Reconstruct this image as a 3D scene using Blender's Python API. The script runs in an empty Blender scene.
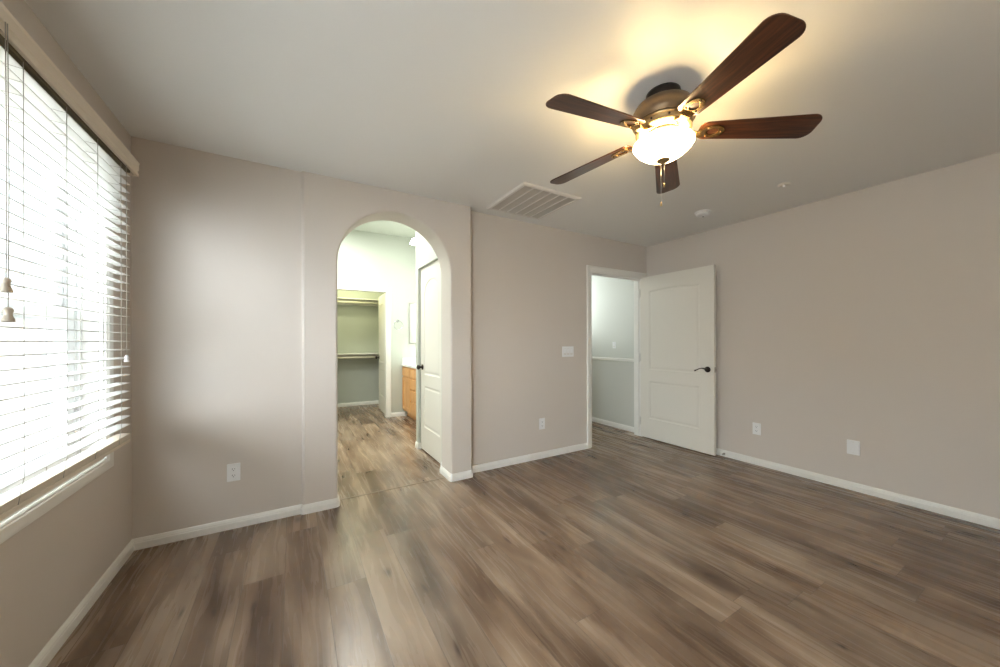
import bpy, bmesh, math, random
from mathutils import Vector, Matrix

random.seed(7)
S = bpy.context.scene
COL = S.collection
PI = math.pi

# ------------------------------------------------------------------ camera, sky, sun, exposure
CAM_H, CEIL = 1.227, 2.44
cd = bpy.data.cameras.new('camera')
cam = bpy.data.objects.new('camera', cd); COL.objects.link(cam)
cd.sensor_width = 36.0
cd.lens = 36.0 * 352.0 / 1000.0
cd.shift_y = (341.08 - 333.5) / 1000.0
cd.clip_start = 0.02
yaw, roll = math.radians(30.527), math.radians(-0.146)
fw = Vector((math.sin(yaw), math.cos(yaw), 0)); r0 = Vector((math.cos(yaw), -math.sin(yaw), 0)); u0 = Vector((0, 0, 1))
rt = r0 * math.cos(roll) + u0 * math.sin(roll); up = u0 * math.cos(roll) - r0 * math.sin(roll)
cam.matrix_world = Matrix(((rt.x, up.x, -fw.x, 0), (rt.y, up.y, -fw.y, 0), (rt.z, up.z, -fw.z, CAM_H), (0, 0, 0, 1)))
S.camera = cam

vs = S.view_settings
vs.view_transform = 'Standard'; vs.look = 'None'; vs.gamma = 1.0; vs.use_curve_mapping = False
vs.exposure = 0.38

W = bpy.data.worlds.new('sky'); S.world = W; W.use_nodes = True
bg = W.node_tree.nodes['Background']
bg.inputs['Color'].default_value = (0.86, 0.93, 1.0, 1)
# hazy sky plus an added bright lobe, out of view, lighting the room
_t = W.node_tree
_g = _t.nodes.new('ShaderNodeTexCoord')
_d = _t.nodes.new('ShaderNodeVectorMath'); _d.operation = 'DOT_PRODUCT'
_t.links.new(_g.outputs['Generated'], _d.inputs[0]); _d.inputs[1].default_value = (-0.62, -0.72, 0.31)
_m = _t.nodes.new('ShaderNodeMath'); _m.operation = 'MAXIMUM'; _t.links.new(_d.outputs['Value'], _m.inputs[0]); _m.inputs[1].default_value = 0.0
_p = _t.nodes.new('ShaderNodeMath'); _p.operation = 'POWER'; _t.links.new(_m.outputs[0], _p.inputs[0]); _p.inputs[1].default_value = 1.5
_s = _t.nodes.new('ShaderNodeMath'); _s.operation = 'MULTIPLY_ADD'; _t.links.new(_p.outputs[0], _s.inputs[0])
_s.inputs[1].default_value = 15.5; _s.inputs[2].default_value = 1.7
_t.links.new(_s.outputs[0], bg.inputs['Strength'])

def light(name, kind, loc, power, color, size=None, size_y=None, rot=None, radius=None, portal=False, spread=None):
    l = bpy.data.lights.new(name, kind); o = bpy.data.objects.new(name, l); COL.objects.link(o)
    l.energy = power; l.color = color; o.location = loc
    if kind == 'AREA':
        l.shape = 'RECTANGLE'; l.size = size; l.size_y = size_y
        if spread: l.spread = spread
        if portal: l.cycles.is_portal = True
    if radius is not None: l.shadow_soft_size = radius
    if rot: o.rotation_euler = rot
    return o

sun = light('sun', 'SUN', (3, 0, 9), 6.0, (1, 0.98, 0.96), rot=(0, math.radians(42), math.radians(20)))
sun.data.angle = math.radians(1.0)

WY0, WY1, WZ0, WZ1 = 0.95, 2.533, 0.642, 2.13     # window opening in the left wall
light('window_portal', 'AREA', (-0.99, (WY0 + WY1) / 2, (WZ0 + WZ1) / 2), 1, (1, 1, 1), WZ1 - WZ0, WY1 - WY0,
      rot=(0, -PI / 2, 0), portal=True)
# fill lamp outside an added, unseen window of this wall, behind the camera
W2Y0, W2Y1 = -0.85, 0.35
light('added_window_fill', 'AREA', (-1.0, (W2Y0 + W2Y1) / 2, (WZ0 + WZ1) / 2), 18, (0.86, 0.93, 1.0), WZ1 - WZ0, W2Y1 - W2Y0,
      rot=(0, -PI / 2, 0))
light('bath_lamp', 'AREA', (1.95, 5.0, 2.1), 32, (0.97, 1.0, 0.95), 0.9, 0.15, rot=(0, math.radians(65), PI))
light('bath_ceiling_lamp', 'AREA', (0.35, 4.6, 2.9), 64, (0.97, 1.0, 0.94), 0.9, 1.2)
light('closet_lamp', 'POINT', (0.9, 6.45, 2.3), 16, (1.0, 0.99, 0.62), radius=0.1)
light('hall_lamp', 'POINT', (3.0, 4.4, 2.3), 15, (0.95, 1.0, 0.97), radius=0.12)
light('stairwell_daylight', 'AREA', (4.5, 5.3, 2.0), 11, (0.90, 1.0, 1.0), 0.7, 1.2, rot=(-PI / 2, 0, 0))

# ------------------------------------------------------------------ materials
def srgb(r, g, b):
    f = lambda c: (c / 255 / 12.92) if c / 255 <= 0.04045 else ((c / 255 + 0.055) / 1.055) ** 2.4
    return (f(r), f(g), f(b), 1)

class N:
    def __init__(s, name):
        s.m = bpy.data.materials.new(name); s.m.use_nodes = True
        s.t = s.m.node_tree; s.b = s.t.nodes['Principled BSDF']
    def n(s, typ, **kw):
        x = s.t.nodes.new(typ)
        for k, v in kw.items(): setattr(x, k, v)
        return x
    def l(s, a, b): s.t.links.new(a, b)
    def put(s, sock, v):
        if isinstance(v, (int, float)): sock.default_value = v
        elif isinstance(v, (tuple, list)): sock.default_value = v
        else: s.l(v, sock)
    def math(s, op, a, b=0.0, c=0.0):
        x = s.n('ShaderNodeMath', operation=op)
        for i, v in enumerate((a, b, c)): s.put(x.inputs[i], v)
        return x.outputs[0]
    def xyz(s, a, b, c):
        x = s.n('ShaderNodeCombineXYZ')
        for i, v in enumerate((a, b, c)): s.put(x.inputs[i], v)
        return x.outputs[0]
    def noise(s, vec, scale, detail=2, rough=0.5, dist=0.0):
        x = s.n('ShaderNodeTexNoise'); s.l(vec, x.inputs['Vector'])
        x.inputs['Scale'].default_value = scale; x.inputs['Detail'].default_value = detail
        x.inputs['Roughness'].default_value = rough; x.inputs['Distortion'].default_value = dist
        return x.outputs['Fac']
    def ramp(s, fac, pts):
        x = s.n('ShaderNodeValToRGB'); e = x.color_ramp.elements
        while len(e) < len(pts): e.new(0.5)
        for i, (p, c) in enumerate(pts): e[i].position = p; e[i].color = c
        s.l(fac, x.inputs[0]); return x.outputs[0]
    def mix(s, fac, a, b, blend='MIX'):
        x = s.n('ShaderNodeMix', data_type='RGBA', blend_type=blend)
        s.put(x.inputs[0], fac); s.put(x.inputs[6], a); s.put(x.inputs[7], b)
        return x.outputs[2]
    def bump(s, h, strength, dist=0.002):
        x = s.n('ShaderNodeBump'); s.l(h, x.inputs['Height'])
        x.inputs['Strength'].default_value = strength; x.inputs['Distance'].default_value = dist
        s.l(x.outputs[0], s.b.inputs['Normal'])
    def set(s, **kw):
        for k, v in kw.items(): s.put(s.b.inputs[k.replace('_', ' ')], v)
        return s

def plain(name, col, rough=0.5, metal=0.0, bump=0.0, bscale=60, var=0.03, **kw):
    q = N(name); tc = q.n('ShaderNodeTexCoord').outputs['Object']
    nz = q.noise(tc, bscale, 3)
    d = tuple(max(0, c * (1 - var)) for c in col[:3]) + (1,)
    u = tuple(min(1, c * (1 + var)) for c in col[:3]) + (1,)
    q.put(q.b.inputs['Base Color'], q.mix(nz, d, u))
    q.b.inputs['Roughness'].default_value = rough; q.b.inputs['Metallic'].default_value = metal
    if bump: q.bump(nz, bump)
    for k, v in kw.items(): q.put(q.b.inputs[k.replace('_', ' ')], v)
    return q.m

WALLC = srgb(211, 202, 193)
M = {}
M['wall'] = plain('wall_paint', WALLC, 0.55, bump=0.12, bscale=140, var=0.012)
M['ceiling'] = plain('ceiling_paint', srgb(236, 235, 232), 0.8, bump=0.12, bscale=120, var=0.01)
M['bathwall'] = plain('bath_wall_paint', srgb(194, 198, 188), 0.6, bump=0.1, bscale=140, var=0.01)
M['hallwall'] = plain('hall_wall_paint', srgb(208, 208, 200), 0.6, bump=0.1, bscale=140, var=0.01)
M['trim'] = plain('white_trim_paint', srgb(236, 234, 228), 0.35, var=0.01)
M['door'] = plain('white_door_paint', srgb(228, 224, 214), 0.38, var=0.01)
M['plastic'] = plain('white_plastic', srgb(238, 238, 238), 0.35, var=0.01)
M['vinyl'] = plain('white_window_vinyl', srgb(235, 236, 236), 0.35, var=0.01)
M['slot'] = plain('dark_slot', srgb(60, 58, 60), 0.6)
M['bronze_dark'] = plain('oil_rubbed_bronze', srgb(42, 36, 32), 0.38, metal=0.7)
M['nickel'] = plain('satin_nickel', srgb(170, 166, 158), 0.3, metal=0.9)
M['blind'] = plain('blind_faux_wood', srgb(238, 238, 235), 0.45, var=0.015)
M['valance'] = plain('blind_valance_wood', srgb(226, 214, 196), 0.5, var=0.02)
M['cord'] = plain('blind_cord', srgb(170, 165, 155), 0.8)
M['tassel'] = plain('blind_tassel', srgb(196, 184, 168), 0.5)
M['grille'] = plain('vent_grille_paint', srgb(226, 222, 216), 0.5)
M['ventdark'] = plain('vent_filter', srgb(150, 142, 134), 0.8)
M['motor'] = plain('antique_bronze', srgb(112, 94, 74), 0.42, metal=0.7, bscale=25, var=0.18)
M['canopy'] = plain('dark_canopy_bronze', srgb(46, 38, 34), 0.4, metal=0.6)
M['brass'] = plain('antique_brass', srgb(170, 146, 108), 0.35, metal=0.9, bscale=30, var=0.12)
M['iron'] = plain('blade_bracket_brass', srgb(150, 120, 78), 0.25, metal=0.9, bscale=30, var=0.12)
M['counter'] = plain('white_cultured_marble', srgb(240, 240, 238), 0.2, var=0.02)
M['chrome'] = plain('chrome', srgb(205, 208, 212), 0.12, metal=1.0)
M['rod'] = plain('closet_rod_paint', srgb(222, 218, 196), 0.4)
M['stucco'] = plain('pale_stucco', srgb(232, 228, 220), 0.9, bump=0.3, bscale=30, var=0.05)
M['rooftile'] = plain('grey_roof_tile', srgb(150, 146, 140), 0.85, bump=0.4, bscale=12, var=0.2)
M['ground'] = plain('pale_gravel', srgb(205, 202, 196), 0.95, bump=0.5, bscale=40, var=0.15)
M['louvre'] = plain('vent_louvre_paint', srgb(196, 190, 182), 0.5)
M['headrail'] = plain('headrail_brown', srgb(96, 84, 56), 0.5)
M['threshold'] = plain('threshold_strip', srgb(128, 108, 88), 0.5)

def wood(name, dark, mid, lite, rough, sx, sy, axis='X', coat=0.0):
    q = N(name); tc = q.n('ShaderNodeTexCoord').outputs['Object']
    mp = q.n('ShaderNodeMapping'); q.l(tc, mp.inputs[0])
    mp.inputs['Scale'].default_value = {'X': (sx, sy, sy), 'Z': (sy, sy, sx), 'Y': (sy, sx, sy)}[axis]
    a = q.noise(mp.outputs[0], 1.0, 5, 0.6, 0.6)
    q.put(q.b.inputs['Base Color'], q.ramp(a, [(0.3, dark), (0.5, mid), (0.72, lite)]))
    q.b.inputs['Roughness'].default_value = rough
    q.b.inputs['Coat Weight'].default_value = coat
    q.bump(a, 0.1, 0.001)
    return q.m
M['walnut'] = wood('dark_walnut_blade', srgb(44, 22, 12), srgb(74, 40, 22), srgb(104, 58, 32), 0.32, 4, 60, 'X', 0.25)
M['oak'] = wood('honey_oak', srgb(200, 138, 78), srgb(222, 164, 100), srgb(236, 186, 124), 0.4, 3, 40, 'Z', 0.1)

# vinyl plank floor
q = N('vinyl_plank_floor')
tc = q.n('ShaderNodeTexCoord').outputs['Object']
sp = q.n('ShaderNodeSeparateXYZ'); q.l(tc, sp.inputs[0]); X, Y = sp.outputs[0], sp.outputs[1]
PW, PL = 0.182, 1.22
rx = q.math('DIVIDE', q.math('ADD', X, 10.047), PW)
row = q.math('FLOOR', rx)
wn = q.n('ShaderNodeTexWhiteNoise', noise_dimensions='1D'); q.l(row, wn.inputs['W'])
ry = q.math('ADD', q.math('DIVIDE', Y, PL), q.math('MULTIPLY', wn.outputs['Value'], 7.0))
colm = q.math('FLOOR', ry)
wn2 = q.n('ShaderNodeTexWhiteNoise', noise_dimensions='2D'); q.l(q.xyz(row, colm, 0.0), wn2.inputs['Vector'])
pid = wn2.outputs['Value']
psep = q.n('ShaderNodeSeparateColor'); q.l(wn2.outputs['Color'], psep.inputs[0])
offs = q.math('MULTIPLY', pid, 60.0)
# broad smoky figure, medium streaks, fine pores
warp = q.noise(q.xyz(q.math('MULTIPLY', X, 5.0), q.math('MULTIPLY', Y, 1.6), offs), 1.0, 2)
bx_ = q.math('ADD', q.math('MULTIPLY', X, 8.0), q.math('MULTIPLY', warp, 1.2))
broad = q.noise(q.xyz(bx_, q.math('MULTIPLY', Y, 1.6), offs), 1.0, 2.0, 0.45, 0.25)
streak = q.noise(q.xyz(q.math('ADD', q.math('MULTIPLY', X, 34.0), q.math('MULTIPLY', warp, 2.2)), q.math('MULTIPLY', Y, 1.7), offs), 1.0, 3, 0.55, 0.5)
fine = q.noise(q.xyz(q.math('MULTIPLY', X, 330.0), q.math('MULTIPLY', Y, 16.0), offs), 1.0, 2, 0.6)
# cathedral rings, only where the figure is dark
rn = q.noise(q.xyz(q.math('MULTIPLY', X, 7.0), q.math('MULTIPLY', Y, 1.1), q.math('ADD', offs, 9.0)), 1.0, 1)
ring = q.math('SINE', q.math('MULTIPLY', rn, 150.0))
# pale long edge bands
edge = q.math('ABSOLUTE', q.math('SUBTRACT', q.math('FRACT', rx), 0.5))
val = q.math('ADD', q.math('MULTIPLY', broad, 0.84), q.math('MULTIPLY', streak, 0.09))
val = q.math('ADD', val, q.math('MULTIPLY', fine, 0.05))
val = q.math('ADD', val, q.math('MULTIPLY', ring, 0.006))
val = q.math('ADD', val, q.math('MULTIPLY', q.math('SUBTRACT', pid, 0.5), 0.16))
val = q.math('ADD', val, q.math('MULTIPLY', q.math('SUBTRACT', edge, 0.25), 0.12))
# knots with a smoky flame around them
vo = q.n('ShaderNodeTexVoronoi', feature='F1', voronoi_dimensions='2D'); vo.inputs['Scale'].default_value = 1.0; vo.inputs['Randomness'].default_value = 1.0
q.l(q.xyz(q.math('ADD', q.math('MULTIPLY', X, 5.5), q.math('MULTIPLY', warp, 0.9)), q.math('ADD', q.math('MULTIPLY', Y, 1.5), offs), 0.0), vo.inputs['Vector'])
vsep = q.n('ShaderNodeSeparateColor'); q.l(vo.outputs['Color'], vsep.inputs[0])
ksel = q.math('GREATER_THAN', vsep.outputs[0], 0.45)
def mr(a, b, src):
    x = q.n('ShaderNodeMapRange'); x.inputs[1].default_value = a; x.inputs[2].default_value = b; q.l(src, x.inputs[0]); return x.outputs[0]
halo = q.math('MULTIPLY', mr(0.42, 0.02, vo.outputs['Distance']), ksel)
val = q.math('SUBTRACT', val, q.math('MULTIPLY', halo, 0.055))
colr = q.ramp(val, [(0.30, srgb(90, 70, 54)), (0.44, srgb(117, 96, 78)), (0.56, srgb(140, 119, 99)), (0.72, srgb(163, 143, 122))])
tint = q.mix(psep.outputs[1], (1.03, 0.99, 0.95, 1), (0.97, 1.0, 1.03, 1))
colr = q.mix(1.0, colr, tint, 'MULTIPLY')
kfac = q.math('MULTIPLY', q.math('MULTIPLY', mr(0.085, 0.02, vo.outputs['Distance']), ksel), 0.75)
colr = q.mix(kfac, colr, srgb(58, 42, 32))
# plank joints
fx = q.math('FRACT', rx); fy = q.math('FRACT', ry)
ex = q.math('MULTIPLY', q.math('MINIMUM', fx, q.math('SUBTRACT', 1.0, fx)), PW)
ey = q.math('MULTIPLY', q.math('MINIMUM', fy, q.math('SUBTRACT', 1.0, fy)), PL)
ed = q.math('MINIMUM', ex, ey)
jm = q.n('ShaderNodeMapRange'); jm.inputs[1].default_value = 0.0022; jm.inputs[2].default_value = 0.0006
q.l(ed, jm.inputs[0])
colr = q.mix(q.math('MULTIPLY', jm.outputs[0], 0.75), colr, srgb(70, 56, 46))
q.put(q.b.inputs['Base Color'], colr)
q.put(q.b.inputs['Roughness'], q.math('ADD', q.math('MULTIPLY', streak, 0.14), 0.20))
q.b.inputs['Specular IOR Level'].default_value = 0.5
hgt = q.math('SUBTRACT', q.math('MULTIPLY', fine, 0.25), jm.outputs[0])
q.bump(hgt, 0.18, 0.001)
M['floor'] = q.m

# window glass, mirror, lit glass
q = N('window_glass'); t = q.t
tr = q.n('ShaderNodeBsdfTransparent'); tr.inputs[0].default_value = (0.97, 0.985, 0.98, 1)
gl = q.n('ShaderNodeBsdfGlossy'); gl.inputs['Roughness'].default_value = 0.02
lw = q.n('ShaderNodeLayerWeight'); lw.inputs[0].default_value = 0.5
fr = q.math('MULTIPLY_ADD', q.math('POWER', lw.outputs['Facing'], 5.0), 0.85, 0.03)
mx = q.n('ShaderNodeMixShader'); q.l(fr, mx.inputs[0]); q.l(tr.outputs[0], mx.inputs[1]); q.l(gl.outputs[0], mx.inputs[2])
q.l(mx.outputs[0], t.nodes['Material Output'].inputs['Surface']); M['glass'] = q.m
M['mirror'] = plain('mirror_silver', (0.9, 0.92, 0.92, 1), 0.03, metal=1.0)
def glow(name, col, st):
    q = N(name); q.b.inputs['Base Color'].default_value = (0.9, 0.88, 0.82, 1)
    q.b.inputs['Roughness'].default_value = 0.3
    q.b.inputs['Emission Color'].default_value = col
    nz = q.noise(q.n('ShaderNodeTexCoord').outputs['Object'], 9, 3)
    q.put(q.b.inputs['Emission Strength'], q.math('MULTIPLY_ADD', nz, st * 0.25, st * 0.88)); return q.m
M['bowl'] = glow('lit_frosted_glass', (1.0, 0.76, 0.40, 1), 24.0)
M['bulb'] = glow('lit_lamp_shade', (0.97, 1.0, 0.95, 1), 9.0)

# ------------------------------------------------------------------ mesh helpers
class MB:
    def __init__(s): s.v = []; s.f = []; s.mi = []; s.sm = []
    def add(s, vs, fs, mi=0, smooth=False):
        o = len(s.v); s.v += [tuple(v) for v in vs]
        for f in fs: s.f.append([i + o for i in f]); s.mi.append(mi); s.sm.append(smooth)
        return s
    def box(s, x0, x1, y0, y1, z0, z1, mi=0):
        vs = [(x, y, z) for z in (z0, z1) for y in (y0, y1) for x in (x0, x1)]
        return s.add(vs, [(0, 2, 3, 1), (4, 5, 7, 6), (0, 1, 5, 4), (2, 6, 7, 3), (0, 4, 6, 2), (1, 3, 7, 5)], mi)
    def rings(s, rings, closed=True, cap=True, mi=0, smooth=True):
        n = len(rings[0]); vs = [p for r in rings for p in r]; fs = []
        for k in range(len(rings) - 1):
            for i in range(n if closed else n - 1):
                j = (i + 1) % n
                fs.append((k * n + i, k * n + j, (k + 1) * n + j, (k + 1) * n + i))
        if cap: fs += [tuple(range(n))[::-1], tuple(range((len(rings) - 1) * n, len(rings) * n))]
        return s.add(vs, fs, mi, smooth)
    def lathe(s, prof, c=(0, 0, 0), n=40, axis='Z', cap=True, mi=0):
        rs = []
        for r, h in prof:
            ring = []
            for i in range(n):
                a = 2 * PI * i / n; x, y = max(r, 1e-4) * math.cos(a), max(r, 1e-4) * math.sin(a)
                p = {'Z': (x, y, h), 'X': (h, x, y), 'Y': (y, h, x)}[axis]
                ring.append((c[0] + p[0], c[1] + p[1], c[2] + p[2]))
            rs.append(ring)
        return s.rings(rs, cap=cap, mi=mi)
    def tube(s, pts, r, n=10, mi=0):
        pts = [Vector(p) for p in pts]; rs = []
        rad = r if isinstance(r, (list, tuple)) else [r] * len(pts)
        ref = Vector((0.13, 0.27, 0.95)).normalized()
        for k, p in enumerate(pts):
            d = (pts[min(k + 1, len(pts) - 1)] - pts[max(k - 1, 0)]).normalized()
            if abs(d.dot(ref)) > 0.97: ref = Vector((0.9, 0.3, 0.1)).normalized()
            a = d.cross(ref).normalized(); b = d.cross(a)
            rs.append([p + (a * math.cos(2 * PI * i / n) + b * math.sin(2 * PI * i / n)) * rad[k] for i in range(n)])
        return s.rings(rs, mi=mi)
    def sweep(s, path, prof, fn, mi=0, smooth=False):
        """profile (offset along left normal, depth) mitred along a 2-D path; fn(u, v, w) -> xyz"""
        P = [Vector(p) for p in path]; rs = []
        for k, p in enumerate(P):
            d0 = (P[k] - P[k - 1]).normalized() if k > 0 else None
            d1 = (P[k + 1] - P[k]).normalized() if k < len(P) - 1 else None
            d0 = d0 or d1; d1 = d1 or d0
            n0 = Vector((-d0.y, d0.x)); n1 = Vector((-d1.y, d1.x))
            m = (n0 + n1); m = m / max(m.dot(n0), 1e-6) if m.length > 1e-6 else n0
            rs.append([fn(p.x + m.x * o, p.y + m.y * o, w) for o, w in prof])
        return s.rings(rs, mi=mi, smooth=smooth)
    def prism(s, poly, fn, d0, d1, mi=0, smooth=False):
        n = len(poly); vs = [fn(u, v, d0) for u, v in poly] + [fn(u, v, d1) for u, v in poly]
        fs = [tuple(range(n))[::-1], tuple(range(n, 2 * n))] + [(i, (i + 1) % n, n + (i + 1) % n, n + i) for i in range(n)]
        return s.add(vs, fs, mi, smooth)
    def build(s, name, mats, parent=None, bevel=0.0, seg=2, loc=None, xf=None, autosmooth=False):
        me = bpy.data.meshes.new(name)
        vs = [tuple(xf @ Vector(v)) for v in s.v] if xf else s.v
        me.from_pydata(vs, [], s.f)
        for m in (mats if isinstance(mats, (list, tuple)) else [mats]): me.materials.append(M[m])
        for p, mi, sm in zip(me.polygons, s.mi, s.sm): p.material_index = mi; p.use_smooth = sm
        bm = bmesh.new(); bm.from_mesh(me); bmesh.ops.remove_doubles(bm, verts=bm.verts, dist=1e-6)
        bmesh.ops.recalc_face_normals(bm, faces=bm.faces); bm.to_mesh(me); bm.free()
        o = bpy.data.objects.new(name, me); COL.objects.link(o)
        if parent: o.parent = parent
        if loc: o.location = loc
        if autosmooth:
            try: me.set_sharp_from_angle(angle=math.radians(35))
            except Exception: pass
        if bevel:
            b = o.modifiers.new('bevel', 'BEVEL'); b.width = bevel; b.segments = seg; b.limit_method = 'ANGLE'; b.angle_limit = math.radians(40)
        return o

def tag(o, label, cat, group=None, kind=None):
    o['label'] = label
    if cat: o['category'] = cat
    if group: o['group'] = group
    if kind: o['kind'] = kind
    return o
def struct(o, label, cat): return tag(o, label, cat, kind='structure')
def empty(name, loc, rz=0, parent=None):
    e = bpy.data.objects.new(name, None); COL.objects.link(e); e.location = loc; e.rotation_euler = (0, 0, rz)
    e.empty_display_size = 0.1
    if parent: e.parent = parent
    return e
XY = lambda u, v, w: (u, v, w)

# ------------------------------------------------------------------ key positions
XL, XR, Y1, Y2, Y3, BX0, BX1 = -0.817, 3.947, 2.889, 2.868, 2.957, 0.058, 1.398
YR = -1.05                      # rear wall
ACX, AR, AZ = 0.742, 0.452, 1.813   # arch
ARY = 3.105                     # back of arch wall
DX0, DX1, DZ = 2.952, 3.867, 2.032  # hall door opening
FARY, CLOY, BCEIL = 5.82, 7.2, 2.95
SWX, CORY = 1.235, 4.03
XM = 2.13

# ------------------------------------------------------------------ floor and ceilings
struct(MB().box(XL - 0.15, 5.15, YR - 0.12, 7.35, -0.12, 0).build('floor', 'floor'),
       'grey brown wood look plank floor running from the bedroom through both doorways', 'floor')
struct(MB().box(XL - 0.15, XR + 0.12, YR - 0.12, Y3 + 0.06, CEIL, CEIL + 0.1).build('ceiling', 'ceiling'),
       'plain off white bedroom ceiling above the fan', 'ceiling')
struct(MB().box(-1.0, 2.25, ARY - 0.02, CLOY + 0.12, BCEIL, BCEIL + 0.1).build('ceiling', 'bathwall'),
       'taller pale ceiling of the bathroom beyond the arch', 'ceiling')
struct(MB().box(2.35, 5.15, Y3 + 0.06, 5.7, 2.9, 3.0).build('ceiling', 'ceiling'),
       'pale ceiling of the hallway behind the open door', 'ceiling')
struct(MB().box(ACX - AR - 0.0, ACX + AR, 2.972, 2.990, 0.0002, 0.003).build('trim_1', 'threshold', bevel=0.001),
       'thin brown floor seam strip crossing under the archway', 'threshold')

# ------------------------------------------------------------------ bedroom walls
m = MB(); a, b = XL - 0.15, XL
m.box(a, b, YR, W2Y0, 0, CEIL).box(a, b, W2Y1, WY0, 0, CEIL).box(a, b, W2Y0, W2Y1, 0, WZ0).box(a, b, W2Y0, W2Y1, WZ1, CEIL).box(a, b, WY1, Y1 + 0.1, 0, CEIL).box(a, b, WY0, WY1, 0, WZ0).box(a, b, WY0, WY1, WZ1, CEIL)
struct(m.build('wall_left', 'wall'), 'greige painted wall holding the window and blind', 'wall')
struct(MB().box(XL, BX0, Y1, Y1 + 0.2, 0, CEIL).build('wall_back_left', 'wall'),
       'greige wall stretch between the window corner and the arch wall', 'wall')

def arc(c, r, a0, a1, n): return [(c[0] + r * math.cos(a0 + (a1 - a0) * i / n), c[1] + r * math.sin(a0 + (a1 - a0) * i / n)) for i in range(n + 1)]
# arched wall with bullnose corners: front/back faces as strips round the arch, rounded edge swept along it
def arch_wall():
    m = MB(); rb = 0.016; NA = 48
    RO = AR + rb
    path = [(ACX - RO, 0.0), (ACX - RO, AZ * 0.5)] + [(ACX + RO * math.cos(PI - PI * i / NA), AZ + RO * math.sin(PI - PI * i / NA)) for i in range(NA + 1)] + [(ACX + RO, AZ * 0.5), (ACX + RO, 0.0)]
    xl, xr = BX0 + rb, BX1 - rb
    def outer(p):
        x, z = p
        if z <= AZ: return (xl, z) if x < ACX else (xr, z)
        ang = math.atan2(z - AZ, x - ACX)
        t = (CEIL - AZ)
        if x < ACX:
            f = (PI - ang) / (PI / 2)
        else: f = ang / (PI / 2)
        # corner reached at f=.5
        xe = xl if x < ACX else xr
        if f <= 0.5: return (xe, AZ + (CEIL - AZ) * f * 2)
        g = (f - 0.5) * 2
        return (xe + (ACX - xe) * g, CEIL)
    out = [outer(p) for p in path]
    for y in (Y2, ARY):
        n = len(path); vs = [(p[0], y, p[1]) for p in path] + [(p[0], y, p[1]) for p in out]
        m.add(vs, [(i, i + 1, n + i + 1, n + i) for i in range(n - 1)])
    # bullnose sweep: profile (inward offset, y)
    prof = []
    for i in range(7):
        t = PI / 2 * i / 6; prof.append((rb * math.sin(t), Y2 + rb - rb * math.cos(t)))
    for i in range(7):
        t = PI / 2 * i / 6; prof.append((rb * math.cos(t), ARY - rb + rb * math.sin(t)))
    rs = []
    for k, p in enumerate(path):
        if p[1] <= AZ: nx, nz = (1 if p[0] < ACX else -1), 0
        else:
            d = math.hypot(p[0] - ACX, p[1] - AZ); nx, nz = -(p[0] - ACX) / d, -(p[1] - AZ) / d
        rs.append([(p[0] + nx * o, y, p[1] + nz * o) for o, y in prof])
    m.rings(rs, closed=False, cap=False, smooth=True)
    # outer bullnose corners
    for x, s in ((xl, -1), (xr, 1)):
        ring0 = [(x + s * rb * math.sin(PI / 2 * i / 6), Y2 + rb - rb * math.cos(PI / 2 * i / 6)) for i in range(7)] + [(x + s * rb, ARY)]
        m.rings([[(u, v, 0) for u, v in ring0], [(u, v, CEIL) for u, v in ring0]], closed=False, cap=False, smooth=True)
    o = m.build('wall_arch', 'wall')
    return o
o = arch_wall()
struct(o, 'projecting greige wall section pierced by the tall rounded archway', 'wall')

m = MB(); m.box(BX1 - 0.03, DX0, Y3, Y3 + 0.12, 0, CEIL).box(DX1, XR + 0.12, Y3, Y3 + 0.12, 0, CEIL).box(DX0, DX1, Y3, Y3 + 0.12, DZ, CEIL)
struct(m.build('wall_back_right', 'wall'), 'greige wall stretch with the hallway doorway and light switch', 'wall')
struct(MB().box(XR, XR + 0.12, YR, Y3, 0, CEIL).build('wall_right', 'wall'), 'long bare greige wall on the right', 'wall')
struct(MB().box(XL - 0.15, XR + 0.12, YR - 0.12, YR, 0, CEIL).build('wall_rear', 'wall'), 'greige wall behind the viewpoint', 'wall')

# ------------------------------------------------------------------ bathroom, closet and hallway shells
struct(MB().box(BX0 - 1.07, ACX - AR - 0.25, ARY, ARY + 0.02, 0, BCEIL).box(-1.0, SWX + 0.6, ARY - 0.005, ARY + 0.015, CEIL, BCEIL)
       .build('wall_bath_front', 'bathwall'), 'pale bathroom side of the arch wall', 'wall')
struct(MB().box(-1.0, -0.9, ARY, FARY, 0, BCEIL).build('wall_bath_left', 'bathwall'), 'pale left wall of the bathroom', 'wall')
# side wall with the recessed narrow door
BDY0, BDY1, BDZ = 3.205, 3.930, 2.052
m = MB(); m.box(SWX, SWX + 0.12, ARY, BDY0, 0, BCEIL).box(SWX, SWX + 0.12, BDY0, BDY1, BDZ, BCEIL)
rb = 0.014
prof = [(SWX + 0.12, BDY1), (SWX, BDY1), (SWX, CORY - rb)] + [(SWX + rb - rb * math.cos(PI / 2 * i / 6), CORY - rb + rb * math.sin(PI / 2 * i / 6)) for i in range(1, 7)] + [(SWX + 0.12, CORY)]
m.prism(prof, XY, 0, BCEIL)
m.box(SWX + 0.12, XM + 0.1, CORY - 0.1, CORY, 0, BCEIL)
struct(m.build('wall_bath_side', 'bathwall'), 'pale wall beside the arch holding the closed narrow door', 'wall')
struct(MB().box(XM, XM + 0.1, CORY, FARY, 0, BCEIL).build('wall_bath_right', 'bathwall'), 'bright wall behind the vanity', 'wall')
CX0, CX1, CZ = 0.55, 1.318, 2.04
m = MB(); m.box(-1.0, CX0, FARY, FARY + 0.12, 0, BCEIL).box(CX1, XM + 0.1, FARY, FARY + 0.12, 0, BCEIL).box(CX0, CX1, FARY, FARY + 0.12, CZ, BCEIL)
struct(m.build('wall_bath_far', 'bathwall'), 'bright white bathroom wall holding the closet doorway', 'wall')
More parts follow.
